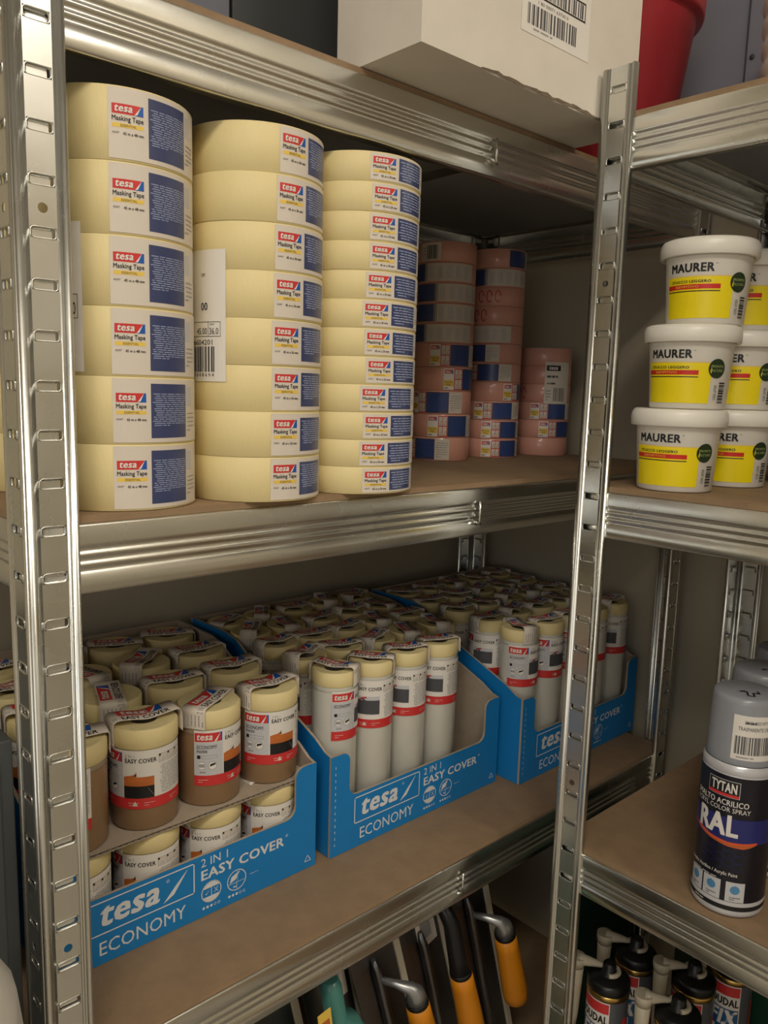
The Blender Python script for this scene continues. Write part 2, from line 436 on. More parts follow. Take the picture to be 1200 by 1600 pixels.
# ------------------------------------------------------------------ cream masking tape stacks
def tube_body(R, r, h, m, me, rc=None):
    b = MB(); e = .0004
    b.lathe([(r, 0), (R-e, 0)], me, 64)
    b.lathe([(R-e, 0), (R, e), (R, h-e), (R-e, h)], m, 64)
    b.lathe([(R-e, h), (r, h)], me, 64)
    return b
def masking(w_, wmm):
    t = thing('masking_tape_roll', '', 'tape roll')
    R = .0555; h = w_-.0001
    tube_body(R, .0405, h, CREAM, CREAME).build('tape', t)
    b = MB(); b.lathe([(.0385, .0002), (.0404, .0002), (.0404, h-.0002), (.0385, h-.0002), (.0385, .0002)], CARD, 48); b.build('core', t)
    p = Print(.003); W = w_
    lo, hi = .0025, W-.0022
    # u=0 at the start of the white panel
    p.rect(-.0008, lo-.001, .082, hi+.001, WHITE2, 1)
    nl, nh = .0045 if wmm > 30 else .003, W-.0045 if wmm > 30 else W-.0028
    top = W-.0115 if wmm == 48 else (W-.0062 if wmm == 36 else W-.0040)
    lh = .0064 if wmm > 24 else .0054
    p.logo(.0015, top-lh, .0222, top, 2)
    q = top-lh
    a, c_ = (.0042, .0026) if wmm > 30 else (.0033, .0022)
    p.text('Masking Tape', .0015, q-.0012-a, .0222, q-.0012, BLK, 3, bold=.012)
    q -= .0012+a+.0006
    p.rect(.0015, q-c_, .0222, q, YEL, 2); p.text('ESSENTIAL', .007, q-c_*.8, .0175, q-c_*.2, DGREY, 3)
    q -= c_+.0016+(.0012 if wmm > 24 else 0)
    p.text('4347', .0015, q-.0014, .0060, q, DGREY, 3); p.text('45 m x %d mm' % wmm, .0085, q-.0019, .0222, q, BLK, 3, bold=.01)
    p.rect(.0258, nl, .0590, nh, NAVY, 2)
    n = int((nh-nl)/.0019*.8)
    p.greek(.0268, nl+(nh-nl)*(.22 if wmm > 30 else .08), .0580, nh-(nh-nl)*.06-(.004 if wmm == 48 else 0), n, INKL, 3, .36)
    p.greek(.0605, nl+.004, .074, nl+(nh-nl)*.5, max(3, n//3), GREY, 3, .3)
    p.rect(.0605, nl+(nh-nl)*.58, .068, nh-(nh-nl)*.05, LGREY, 2); 
    p.build('label', cylmap(R), t)
    return t
ORD = ['bottom', 'second from the bottom', 'third from the bottom', 'fourth from the bottom', 'fifth from the bottom', 'sixth from the bottom', 'seventh from the bottom',
       'eighth from the bottom', 'ninth from the bottom', 'tenth from the bottom', 'eleventh from the bottom', 'top']
used = set()
protos = {48: masking(.048, 48), 36: masking(.036, 36), 24: masking(.024, 24)}
zS = SA[1]+.0002
STK = [(48, 6, .2706, .0590, -119, ('wide cream masking tape roll', 'left'), 'wide masking tape rolls in the left stack', .3),
       (36, 8, .3836, .0450, -108.6, ('cream masking tape roll with navy label', 'middle'), 'masking tape rolls in the middle stack', 1.2),
       (24, 12, .4904, .0400, -120.0, ('narrow cream masking tape roll', 'front right'), 'narrow masking tape rolls in the right stack', 3.2)]
J24 = [0, -1, 3, 0, -1, 2, 3, 1, 2, 3, 3, 0]; J24 = [0, -3.5, -1, -4, 0.5, -1, -3.5, -1, 2, 1.5, 2.5, 0]
J36 = [0, 0, 0.5, 0, 1.0, 1.8, 3.5, 6]
for wmm, n, x, y, a0, nm, grp, jit in STK:
    for k in range(n):
        j = J24[k] if wmm == 24 else (J36[k] if wmm == 36 else [0, 0, .3, .8, 1.5, 1.8][k])
        od = 'top one' if k == n-1 else ORD[k]
        place(protos[wmm], used, (x+random.uniform(-.0004, .0004), y+random.uniform(-.0004, .0004), zS+k*wmm/1000), rad(a0+j),
              '%s, %s of the %s stack' % (nm[0], od, nm[1]), grp)
for k in range(6):
    place(protos[48], used, (.259, .186, zS+k*.048), rad(20+k*9), 'wide cream tape roll, %s of the stack behind the left stack' % ('top one' if k == 5 else ORD[k]), 'wide masking tape rolls in the rear stack')
# price/bar code stickers on the side of two stacks
def sticker(x, y, zlo, zhi, a0, a1, kind, label):
    p = Print(.003); R = .0556; W = rad(a1-a0)*R; H = zhi-zlo
    p.rect(0, 0, W, H, WHITE, 1)
    if kind == 'a':
        p.text('00', W-.0235, H*.545, W-.0165, H*.605, BLK, 3, bold=.01); p.text('on', W-.023, H*.80, W-.019, H*.825, BLK, 3)
        p.rect(W-.036, H*.455, W-.0045, H*.459, DGREY, 3); p.rect(W-.036, H*.345, W-.0045, H*.349, DGREY, 3)
        p.rect(W-.0048, H*.345, W-.0044, H*.459, DGREY, 3); p.rect(W-.0162, H*.345, W-.0158, H*.459, DGREY, 3)
        p.text('45.00', W-.029, H*.362, W-.0172, H*.412, BLK, 3); p.text('36.0', W-.0148, H*.362, W-.0062, H*.412, BLK, 3)
        p.greek(W-.0145, H*.43, W-.0055, H*.45, 1, GREY, 3)
        p.text('06604201', W-.0365, H*.282, W-.0118, H*.322, BLK, 3)
        p.bars(W-.0365, H*.075, W-.0095, H*.27, 14, DGREY, 3); p.text('2 0 6 0 8 6 9 4', W-.0365, H*.038, W-.0105, H*.064, BLK, 3)
    else:
        p.rect(W-.016, H*.52, W-.0035, H*.524, DGREY, 3); p.rect(W-.016, H*.36, W-.0035, H*.364, DGREY, 3); p.rect(W-.0038, H*.36, W-.0034, H*.524, DGREY, 3)
        p.text('48.0', W-.0145, H*.385, W-.005, H*.47, BLK, 3)
    p.l = 0
    o = p.build('barcode_sticker', cylmap(R), None)
    o.location = (x, y, zlo); o.rotation_euler = (0, 0, rad(a0)); tag(o, label, 'sticker'); return o
sticker(.3836, .0450, .0030, .1035, -220, -146.5, 'a', 'white barcode sticker reading 36.0 wrapped on the side of the middle stack of tape')
sticker(.2706, .0590, .007, .108, -215, -139, 'b', 'white sticker on the left stack of tape, half hidden behind the steel upright')

# ------------------------------------------------------------------ pink masking tape
def pink(h, design):
    t = thing('pink_tape_roll', '', 'tape roll'); R = .0400
    tube_body(R, .026, h-.0003, PINK, PINKE).build('tape', t)
    p = Print(.0025); lo, hi = .0015, h-.002; U = 0
    W = lambda a, b, m, l=1: p.rect(a, lo, b, hi, m, l)
    if design == 'front':   # white panel, tesa sensitive, icons, navy, text
        W(0, .014, WHITE); p.logo(.0012, hi-.0065, .0125, hi-.0015, 2)
        p.rect(.0006, lo+.0045, .0132, lo+.0125, YEL, 2); p.text('Precision', .0016, lo+.0087, .0122, lo+.0115, DGREY, 3); p.text('Mask', .004, lo+.0055, .010, lo+.008, DGREY, 3)
        p.greek(.001, lo+.001, .012, lo+.0035, 1, DGREY, 3)
        W(.0145, .0265, RED)
        for i in (0, 1):
            for j in (0, 1):
                x, y = .0153+i*.0055, lo+.0012+j*(hi-lo-.001)/2
                p.rect(x, y, x+.0048, y+(hi-lo)/2-.0018, WHITE2, 2); p.rect(x+.001, y+.0012, x+.0036, y+.0024, GREY, 3)
                p.poly([(x+.0008, y+.003), (x+.004, y+.006), (x+.0044, y+.0052)], DGREY, 3)
        W(.0270, .0580, NAVY); p.greek(.028, lo+.002, .057, hi-.002, 9, BLUEP, 3, .35)
        W(.0583, .0780, WHITE2); p.greek(.0595, lo+.003, .076, hi-.003, 7, GREY, 3, .3)
        pass
    elif design == 'wrap':  # thin label, navy block and grey small print
        W(0, .034, NAVY); W(.0303, .100, WHITE2)
        p.rect(.0343, lo, .0346, hi, GREY, 2)
        for i in range(5): p.bars(.037+i*.012, lo+.003, .044+i*.012, hi-.004, 5, LGREY, 3)
        p.greek(.002, lo+.003, .028, hi-.003, 6, BLUEP, 3, .3)
    elif design == 'mark':  # red marker scribble
        for k in range(3):
            x = .004+k*.012
            pts = [(x+.004*cos(a/8*2*pi), h/2+.008*sin(a/8*2*pi)) for a in range(8)]
            for a in range(7):
                (xa, ya), (xb, yb) = pts[a], pts[a+1]; nx, ny = yb-ya, xa-xb; L = math.hypot(nx, ny); nx, ny = nx/L*.0006, ny/L*.0006
                p.poly([(xa-nx, ya-ny), (xb-nx, yb-ny), (xb+nx, yb+ny), (xa+nx, ya+ny)], MARK, 2)
    elif design == 'wide':  # big carton label patch
        W(0, .030, WHITE2); p.rect(.002, hi-.009, .020, hi-.003, BLK, 2); p.text('tesa', .004, hi-.008, .015, hi-.004, WHITE, 3, bold=.03, shear=.2)
        p.bars(.012, lo+.001, .027, lo+.010, 9, DGREY, 3)
        p.greek(.002, lo+.011, .026, hi-.010, 2, DGREY, 3)
    elif design == 'bars': W(0, .030, WHITE2); p.bars(.010, lo+.002, .026, hi-.003, 12, DGREY, 3); p.greek(.002, lo+.003, .009, hi-.004, 4, GREY, 3, .3)
    if p.items: p.build('label', cylmap(R), t)
    return t
PK = {}
def pk(h, d):
    if (h, d) not in PK: PK[(h, d)] = pink(h, d)
    return PK[(h, d)]
def facedir(x, y): return math.atan2(-.54-y, -x)
def pinkstack(x, y, rows, nm):
    z = zS; fd = facedir(x, y); n = len(rows)
    for k, (h, d, f) in enumerate(rows):
        a = fd+math.asin(max(-1, min(1, f))) if abs(f) <= 1 else fd+f
        place(pk(h, d), used, (x, y, z), a, 'pink tape roll, %s of the %s' % ('top one' if k == n-1 else ORD[k], nm), 'pink tape rolls in the '+nm); z += h
pinkstack(.808, .230, [(.031, 'front', -1.62), (.031, 'front', -.42), (.031, 'front', -1.20), (.031, 'front', .05), (.031, 'front', -.42),
    (.0258, 'wrap', -1.45), (.0258, 'wrap', -.9), (.0258, 'wrap', -1.1), (.0258, 'wrap', -1.5), (.0258, 'bars', -.8)], 'left tall pink stack')
pinkstack(.919, .234, [(.0268, 'front', -.3), (.0268, 'front', -.32), (.0268, 'front', -.6), (.0268, 'front', .4), (.0268, 'front', -1.25),
    (.0268, 'front', -1.75), (.0258, 'wrap', -1.9), (.0258, 'mark', -.9), (.0258, 'mark', -.6), (.0258, 'wrap', -1.2), (.0258, 'wrap', .4)], 'right tall pink stack')
pinkstack(1.030, .224, [(.0268, 'plain', 2.5), (.0268, 'front', -.10), (.0268, 'front', -.45), (.0268, 'mark', -1.5), (.0268, 'plain', .15), (.0268, 'plain', .4)], 'short pink stack')

p = Print(.003); p.rect(0, 0, .042, .062, WHITE2, 1); p.rect(.002, .049, .024, .057, BLK, 2); p.text('tesa', .005, .0505, .019, .0555, WHITE, 3, bold=.03, shear=.2)
p.greek(.002, .038, .038, .043, 1, DGREY, 2, .6); p.greek(.002, .028, .030, .033, 1, DGREY, 2, .5); p.bars(.014, .004, .034, .024, 12, DGREY, 2); p.greek(.002, .004, .010, .022, 4, GREY, 2, .4)
o = p.build('carton_sticker', cylmap(.0401), None); fd_ = facedir(1.030, .224); o.location = (1.030, .224, zS+.078); o.rotation_euler = (0, 0, fd_+.02)
tag(o, 'white sticker with black logo stuck on the short pink stack', 'sticker')
# ------------------------------------------------------------------ easy cover rolls
def cover_label(film):
    p = Print(.0025); H = .056
    p.rect(0, 0, .088, H, WHITE, 1)
    p.rect(0, 0, .088, .0105, RED, 2)
    for x in (.004, .032, .046, .070): p.greek(x, .003, x+.010, .0075, 2, WHITE2, 3, .22)
    p.poly([(.036, .003), (.041, .003), (.0385, .0078)], WHITE2, 3)
    # grey product panel
    p.rect(0, .0105, .0275, .044, LGREY, 2)
    p.logo(.0006, .0445, .0270, .0535, 2)
    p.text('ECONOMY', .003, .0375, .022, .0412, DGREY, 4, bold=.008)
    if not film: p.text('PAPER', .003, .0335, .013, .0363, DGREY, 4, bold=.008)
    p.rect(.003, .0275, .0062, .0310, BLK, 3); p.rect(.0075, .0276, .022, .0309, GREY, 3); p.rect(.0079, .0280, .0216, .0305, LGREY, 4)
    for x in (.0075, .0175):
        p.disc(x, .0205, .0042, GREY, 3); p.disc(x, .0205, .0037, WHITE, 4)
    p.rect(.0045, .0190, .0105, .0222, GREY, 5); p.poly([(.0150, .0195), (.0205, .0215), (.0200, .0232), (.0155, .0222)], BLK, 5)
    p.greek(.004, .0130, .020, .0146, 1, DGREY, 3)
    # picture and name
    p.text('2 IN 1', .0300, .0495, .0385, .0522, GREY, 3); p.text('EASY COVER', .0300, .0443, .0580, .0484, BLK, 3, bold=.02)
    if film:
        p.rect(.0285, .0105, .0555, .0375, LGREY, 2); p.rect(.0285, .0165, .0555, .0330, DGREY, 3)
        p.poly([(.031, .033), (.036, .036), (.040, .0325)], BLK, 4); p.rect(.0285, .0105, .0555, .0160, WHITE, 4)
        p.poly([(.033, .0355), (.040, .0375), (.041, .036), (.034, .034)], RED, 5)
    else:
        p.rect(.0285, .0220, .0555, .0310, ORANGE, 3); p.rect(.0285, .0105, .0555, .0222, BLK, 3)
        p.poly([(.0300, .0315), (.0360, .0325), (.0400, .0345), (.0395, .0325), (.0375, .0295), (.0320, .0300)], ORANGE, 4)
        p.poly([(.0385, .0315), (.0398, .0360), (.0402, .0318)], BLK, 5)
        p.poly([(.0500, .0200), (.0502, .0200), (.0555, .0120), (.0553, .0120)], LGREY, 4)
    # directions
    for i in range(3):
        x = .0600+i*.0088
        p.rect(x, .0420, x+.0080, .0505, GREY, 2); p.rect(x+.0003, .0423, x+.0077, .0502, WHITE2, 3); p.poly([(x+.001, .043), (x+.005, .047), (x+.0065, .0435)], LGREY, 4); p.rect(x, .0485, x+.0018, .0505, BLK, 5)
    p.greek(.0605, .0125, .086, .0405, 15, GREY, 3, .38)
    return p
def strap(var):
    """printed paper strap over the end of a roll"""
    R = .0312 if var[0] == 'p' else .0259
    lift, curl = var[1], var[2]
    h = 0
    w2 = .0125 if R > .03 else .0105
    path = [(-R-.0006, -.017), (-R-.0008, -.004), (-R+.0010, .0022+lift), (-R*.5, .0024+lift*.8), (0, .0018+lift*.3), (R*.5, .0024+lift*.6), (R-.001, .0022+lift), (R+.0006+curl, -.0015+lift*.5), (R+.0006+curl*1.2, -.016)]
    # resample
    pts = []
    for i in range(len(path)-1):
        p0 = path[max(i-1, 0)]; p1 = path[i]; p2 = path[i+1]; p3 = path[min(i+2, len(path)-1)]
        for k in range(4):
            t = k/4; f = lambda a, b, c, d: .5*((2*b)+(-a+c)*t+(2*a-5*b+4*c-d)*t*t+(-a+3*b-3*c+d)*t**3)
            pts.append((f(p0[0], p1[0], p2[0], p3[0]), f(p0[1], p1[1], p2[1], p3[1])))
    pts.append(path[-1])
    ln = [0]
    for a, b in zip(pts, pts[1:]): ln.append(ln[-1]+math.dist(a, b))
    def at(s):
        s = max(0, min(ln[-1]-1e-7, s))
        for i in range(len(ln)-1):
            if ln[i+1] >= s: break
        t = (s-ln[i])/(ln[i+1]-ln[i]); a, b = pts[i], pts[i+1]
        dx, dz = (b[0]-a[0])/(ln[i+1]-ln[i]), (b[1]-a[1])/(ln[i+1]-ln[i])
        return a[0]+(b[0]-a[0])*t, a[1]+(b[1]-a[1])*t, -dz, dx
    T = ln[-1]
    def f(u, v, o):
        x, z, nx, nz = at(u); return (x+nx*o, v, z+nz*o)
    mb = MB(); N = 34; vs = []
    for i in range(N+1):
        for q in (-.0001, .0001):
            for v in (-w2, w2): vs.append(f(T*i/N, v, q))
    fs = []
    for i in range(N):
        a, b = i*4, i*4+4
        fs += [(a, b, b+1, a+1), (a+2, a+3, b+3, b+2), (a, a+2, b+2, b), (a+1, b+1, b+3, a+3)]
    mb.add(vs, fs, WHITE2, True)
    p = Print(.002); p.LAY = .00012
    c = T/2; s = w2/.0125
    p.logo(c-.0235*s, -.0006*s, c+.0185*s, .0112*s, 1)
    p.text('EASY COVER', c-.0225*s, -.0103*s, c+.0230*s, -.0030*s, BLK, 2, bold=.02); p.text('2 IN 1', c-.0345*s, -.0100*s, c-.0245*s, -.004*s, GREY, 2)
    for k in range(3): p.disc(T-.016+k*.0, -.006+k*.006, .0024, GREY, 2); p.disc(T-.016, -.006+k*.006, .0018, WHITE2, 3)
    p.greek(.002, -w2+.001, .014, w2-.001, 6, GREY, 2, .3)
    return mb, p, f
def cover_roll(film, var):
    t = thing('film_cover_roll' if film else 'paper_cover_roll', '', 'masking cover roll')
    R, H, ring = (.0258, .200, .0160) if film else (.031, .0965, .0185)
    b = MB(); e = .002
    hr = H-ring
    b.lathe([(0, 0), (R-e, 0), (R-.0004, e), (R-.0004, hr-.0055)], FILM if film else KPAPER, 40)
    b.build('film' if film else 'paper', t)
    b = MB(); b.lathe([(R-.0006, hr-.0055), (R-.0002, hr-.005), (R-.0008, hr)], FILM if film else RINGB, 40)
    # cream tape ring, slightly faceted under its film, dished top with a hole
    n = 40; prof = [(R-.0004, hr), (R+.0002, hr+.001), (R+.0002, H-.0015), (R-.0016, H), (.0125, H-.0006), (.0118, H-.0035), (0, H-.0060)]
    b2 = MB(); b2.lathe(prof[:4], CREAM, n); b2.lathe(prof[3:5], CREAME, n); b2.lathe(prof[4:6], CREAME, n); b2.lathe(prof[5:], CORE, n)
    rg = random.Random(int(R*1e5)+int(var[1]*1e5)); wob = [1+rg.uniform(-.012, .006) for _ in range(n)]
    nv = []
    for (x, y, z) in b2.v:
        if z > hr and math.hypot(x, y) > R*.9:
            i = int(round(math.atan2(y, x)/(2*pi)*n)) % n; k = wob[i // 2]; x, y = x*k, y*k
        nv.append((x, y, z))
    b2.v = nv
    b.build('band', t); b2.build('tape_ring', t)
    cover_label(film).build('label', cylmap(R, 0, .022 if not film else hr-.0598), t)
    m, p, f = strap(var)
    s = m.build('top_strap', t, loc=(0, 0, H), label='printed white paper strap')
    q = p.build('strap_print', f, s)
    return t, s
VP = [cover_roll(False, ('p', .0005, .0006)), cover_roll(False, ('p', .003, .0)), cover_roll(False, ('p', .0015, .0)), cover_roll(False, ('p', .004, .0012))]
VF = [cover_roll(True, ('f', .0005, .0003)), cover_roll(True, ('f', .003, .0)), cover_roll(True, ('f', .0015, .0003)), cover_roll(True, ('f', .005, .0))]
ROWN = ['front row', 'second row', 'third row', 'fourth row', 'back row']
COLN = ['first from the left', 'second from the left', 'third from the left', 'fourth from the left', 'fifth from the left']
def put_roll(vs, k, x, y, z, face_u, strap_a, label, group, tilt=(0, 0)):
    """face_u: label coordinate (m) that faces the camera"""
    film = vs is VF; R = .0258 if film else .031
    proto, st = vs[k]
    rz = facedir(x, y)-face_u/R
    o = place(proto, used, (x, y, z), rz, label, group, tilt[0], tilt[1])
    for c in o.children:
        if c.name.startswith('top_strap'): c.rotation_euler = (0, 0, rad(strap_a)-rz)
    return o
BZ = SA[2]+.0003
def blue_box(name_label, x0, y0, W, printed_y=0):
    D = .300; t = thing('display_box', name_label, 'cardboard box', (x0, y0, BZ)); th = .003
    H1, H0, HB = .117, .064, .204
    # front panel with cut-out
    fo = [(0, 0), (W, 0), (W, H1), (W-.012, H1+.0005)]
    def arc(cx, cy, r, a0, a1, n=6): return [(cx+r*cos(rad(a0+(a1-a0)*i/n)), cy+r*sin(rad(a0+(a1-a0)*i/n))) for i in range(n+1)]
    xr, xl = W-.0265, .0265
    fo += arc(W-.020, H1-.009, .008, 90, 180)[1:] if False else arc(xr+.010-.000, H1-.010, .010, 90, 180)
    fo += arc(xr-.012, H0+.012, .012, 0, -90)
    fo += arc(xl+.012, H0+.012, .012, 270, 180)
    fo += arc(xl-.010, H1-.010, .010, 0, 90)
    fo += [(0, H1)]
    b = MB(); b.prism(fo, lambda a, c, q: (a, q, c), 0, th, BOXBLUE, KRAFT, KRAFT); fp = b.build('front_panel', t)
    p = Print(.05); x = .0335
    # frame and lettering on the front
    fx0, fx1, fy0, fy1 = .034, .1365, .0285, .0600
    for a in ((fx0, fy0, fx1, fy0+.0012), (fx0, fy1-.0012, fx1, fy1), (fx0, fy0, fx0+.0012, fy1), (fx1-.0012, fy0, fx1, fy1)): p.rect(*a, BOXWHITE, 1)
    p.text('tesa', .0420, .0355, .1000, .0545, BOXWHITE, 1, bold=.03, shear=.2)
    p.poly([(.1040, .0320), (.1150, .0370), (.1300, .0575), (.1160, .0445)], BOXWHITE, 1)
    p.disc(.1090, .0530, .0015, BOXWHITE, 1, .0010)
    p.text('ECONOMY', .0430, .0085, .1270, .0215, BOXWHITE, 1)
    p.build('logo_print', lambda a, c, o: (a, -.0002-o, c), fp, label='white printed logo'); p = Print(.05)
    p.text('2 IN 1', .1435, .0520, .1730, .0605, BOXWHITE, 1); p.text('EASY COVER', .1435, .0380, .2400, .0485, BOXWHITE, 1, bold=.025)
    p.disc(.2435, .0480, .0015, BOXWHITE, 1, .0010)
    for k, cx in enumerate((.1545, .1830)):
        p.disc(cx, .0235, .0110, BOXWHITE, 1, .0101)
        if k == 0:
            p.poly([(cx+.0104*cos(rad(a)), .0235+.0104*sin(rad(a))) for a in range(25, 156, 10)], BOXWHITE, 1)
            p.poly([(cx+.0104*cos(rad(a)), .0235+.0104*sin(rad(a))) for a in range(205, 336, 10)], BOXWHITE, 1)
            p.rect(cx-.0003, .0190, cx+.0003, .0280, BOXWHITE, 1)
            p.poly([(cx-.007, .023), (cx-.0055, .0212), (cx-.002, .0262), (cx-.0055, .0224)], BOXWHITE, 1)
            for s_ in (-1, 1): p.poly([(cx+.003, .0235-s_*.0025), (cx+.0035, .0235-s_*.0028), (cx+.0075, .0235+s_*.0025), (cx+.007, .0235+s_*.0028)], BOXWHITE, 1)
        else:
            p.poly([(cx-.008, .022), (cx-.001, .0245), (cx+.004, .0325), (cx-.006, .0285)], BOXWHITE, 1)
            p.rect(cx-.0102, .0208, cx+.0102, .0213, BOXWHITE, 1); p.rect(cx-.0003, .014, cx+.0003, .0208, BOXWHITE, 1); p.rect(cx+.0006, .0215, cx+.0010, .033, BOXWHITE, 1)
            p.greek(cx-.004, .0155, cx+.004, .0185, 1, BOXWHITE, 1)
        for q in range(5): p.disc(cx-.0085+q*.0042, .0085, .0014, BOXWHITE, 1, .0 if q < 3 else .0010)
    p.greek(.197, .0225, .222, .0245, 1, BOXWHITE, 1, .25)
    p.build('name_print', lambda a, c, o: (a, -.0002-o, c), fp, label='white printed product name'); p = Print(.05)
    cx = W-.0105
    tri = [(cx-.004, .0085), (cx+.004, .0085), (cx, .0150)]
    for i in range(3):
        (xa, ya), (xb, yb) = tri[i], tri[(i+1) % 3]; nx, ny = yb-ya, xa-xb; L = math.hypot(nx, ny); nx, ny = nx/L*.0004, ny/L*.0004
        p.poly([(xa-nx, ya-ny), (xb-nx, yb-ny), (xb+nx, yb+ny), (xa+nx, ya+ny)], BOXWHITE, 1)
    p.build('recycling_mark', lambda a, c, o: (a, -.0002-o, c), fp); p = Print(.05)
    for k in range(13): p.rect(.006, .012+k*.0075, .0068, .0150+k*.0075, BOXWHITE, 1)
    q_ = p.build('perforation', lambda a, c, o: (a, -.0002-o, c), fp)
    so = [(th, 0), (D-th, 0), (D-th, HB), (.215, HB), (.190, HB-.004), (.110, HB-.045), (.030, H1+.012), (.012, H1+.002), (th, H1)]
    b = MB(); b.prism(so, lambda a, c, q: (q, a, c), th, 0, KRAFT, BOXBLUE, KRAFT); b.build('side_panel', t)
    b = MB(); b.prism(so, lambda a, c, q: (q, a, c), W, W-th, BOXBLUE, KRAFT, KRAFT); b.build('side_panel', t)
    b = MB(); b.prism([(0, 0), (W, 0), (W, HB), (0, HB)], lambda a, c, q: (a, q, c), D-th, D, KRAFT, BOXBLUE, KRAFT); b.build('back_panel', t)
    b = MB(); b.box(th, th, 0, W-th, D-th, th, KRAFT); b.build('base', t)
    return t
def rname(film, r, c, box, extra=''): return '%s roll in the %s, %s, %s' % ('clear film' if film else 'brown paper', box, ROWN[r], COLN[c].replace('from the','from'))
# box A: two tiers of paper rolls with a card between
AX, AY, AW = .2135, .0935, .2815
blue_box('blue display box of brown paper rolls, nearest the left upright', AX, AY, AW)
b = MB(); yy0, yy1, zz = AY+.0045, AY+.2955, BZ+.1006
b.box(AX+.004, yy0, zz, AX+AW-.004, yy1, zz+.0006, KRAFT); b.box(AX+.004, yy0, zz+.0030, AX+AW-.004, yy1, zz+.0036, KRAFT)
for k in range(90):
    xk = AX+.0045+k*.00303; s_ = 1 if k % 2 else -1
    b.add([(xk, yy0, zz+.0018-s_*.0011), (xk+.00303, yy0, zz+.0018+s_*.0011), (xk+.00303, yy1, zz+.0018+s_*.0011), (xk, yy1, zz+.0018-s_*.0011)], [(0, 1, 2, 3)], KRAFT)
tag(b.build('divider_card'), 'brown corrugated card sheet between the two layers of paper rolls in the left blue box', 'cardboard sheet')
FA = [.072, .047, .014, .026]; SA_ = [-14, -6, 33, 4]
for k in range(4):
    x = AX+.0375+k*.0689
    put_roll(VP, [2, 0, 2, 1][k], x, AY+.0375, BZ+.0033, [.045, .050, .048, .044][k], 5, 'brown paper roll in the left blue box, lower layer, '+COLN[k], 'lower layer of paper rolls')
for r in range(4):
    for c in range(4):
        x = AX+.0375+c*.0689; y = AY+.0375+r*.0735
        fu = FA[c] if r == 0 else random.choice((.02, .04, .06, .1))
        sa = SA_[c] if r == 0 else random.uniform(-25, 20) if random.random() < .8 else random.uniform(30, 120)
        k = [2, 3, 0, 1][c] if r == 0 else random.randrange(4)
        put_roll(VP, k, x+random.uniform(-.001, .001), y+random.uniform(-.001, .001), BZ+.1048, fu, sa, rname(False, r, c, 'left blue box, upper layer'), 'upper layer of paper rolls in the left blue box')
# box B and C: film rolls
BX, BY, BW = .5130, .0910, .2810
blue_box('blue display box of clear film rolls in the middle of the lower shelf', BX, BY, BW)
CX, CY, CW = .8090, .0640, .2810
blue_box('blue display box of clear film rolls partly hidden behind the front upright', CX, CY, CW)
FB = [.003, .045, .050, .047, .05]; SB_ = [-62, -50, -22, -18, 0]
for (bx, by, nm, fus, sas) in ((BX, BY, 'middle blue box', FB, SB_), (CX, CY, 'right blue box', [.014, .020, .012, .040, .044], [70, -10, -5, 20, 10])):
    for r in range(5):
        for c in range(5):
            if nm[0] == 'm' and r == 0 and c == 4: continue
            x = bx+.0305+c*.0549; y = by+.0345+r*.0565
            fu = fus[c] if r == 0 else random.choice((.02, .04, .05, .06, .1))
            if c == 0 and nm[0] == 'r' and r in (1, 2): fu = .048
            sa = sas[c] if r == 0 else random.uniform(-40, 30) if random.random() < .75 else random.uniform(40, 120)
            k = [1, 0, 2, 0, 1][c] if r == 0 else random.randrange(4)
            put_roll(VF, k, x+random.uniform(-.0006, .0006), y+random.uniform(-.0006, .0006), BZ+.0033, fu, sa, rname(True, r, c, nm), 'film rolls in the '+nm)

# ------------------------------------------------------------------ buckets
def bucket():
    t = thing('plaster_bucket', '', 'bucket'); n = 56
    Rz = lambda z: .0352+.0042*min(1, z/.066)
    b = MB(); b.lathe([(0, .001), (.030, .0), (.0338, .0), (.0352, .0012), (Rz(.060), .0605), (Rz(.062)+.0006, .0615), (Rz(.066)-.001, .067), (Rz(.066)-.0022, .0672), (Rz(.06)-.002, .050), (0, .050)], PWHITE, n); b.build('body', t)
    b = MB(); b.lathe([(.0402, .0625), (.0440, .0620), (.0448, .0628), (.0452, .0700), (.0446, .0745), (.0428, .0776), (.0405, .0786), (.0392, .0776), (.0370, .0770), (0, .0768)], PWHITE, n); b.build('lid', t)
    p = Print(.0025)
    # u = 0 faces the middle of the name
    p.rect(-.0320, .0055, .0330, .0425, BYEL, 1); p.rect(-.0320, .0425, .0330, .0435, YEL, 1)
    p.text('MAURER', -.0265, .0470, .0145, .0550, BLK, 2, bold=.035)
    p.text('STUCCO LEGGERO', -.0255, .0373, .0125, .0398, BLK, 2, bold=.03)
    p.rect(-.0310, .0318, .0210, .0360, BRED, 2); p.text('RIEMPITIVO', -.0205, .0328, .0020, .0350, YEL, 3)
    p.rect(-.0310, .0294, .0210, .0303, BLK, 2)
    p.disc(.0385, .0380, .0090, GREEN, 3); p.text('PRONTO', .0320, .0390, .0450, .0412, LIME, 4, bold=.02); p.text("ALL'USO", .0320, .0350, .0450, .0374, LIME, 4, bold=.02)
    p.bars(.0430, .0060, .0505, .0265, 14, BLK, 3, horiz=True); p.text('COD. 67759', .0375, .0090, .0405, .0225, BLK, 3, rot=True)
    p.text('TM', .0152, .0535, .0170, .0545, BLK, 2)
    p.build('label', cylmap(Rz, 0), t)
    return t
bp = bucket(); HB_ = .0788
cols = [(.747, -.150, -170, 'front stack'), (.8430, -.1600, -168, 'stack behind and right of it'), (.7650, -.2550, -160, 'stack at the right edge')]
NM = ['bottom', 'middle', 'top']
J = [(0, 0), (.009, -.002), (.018, -.008)]
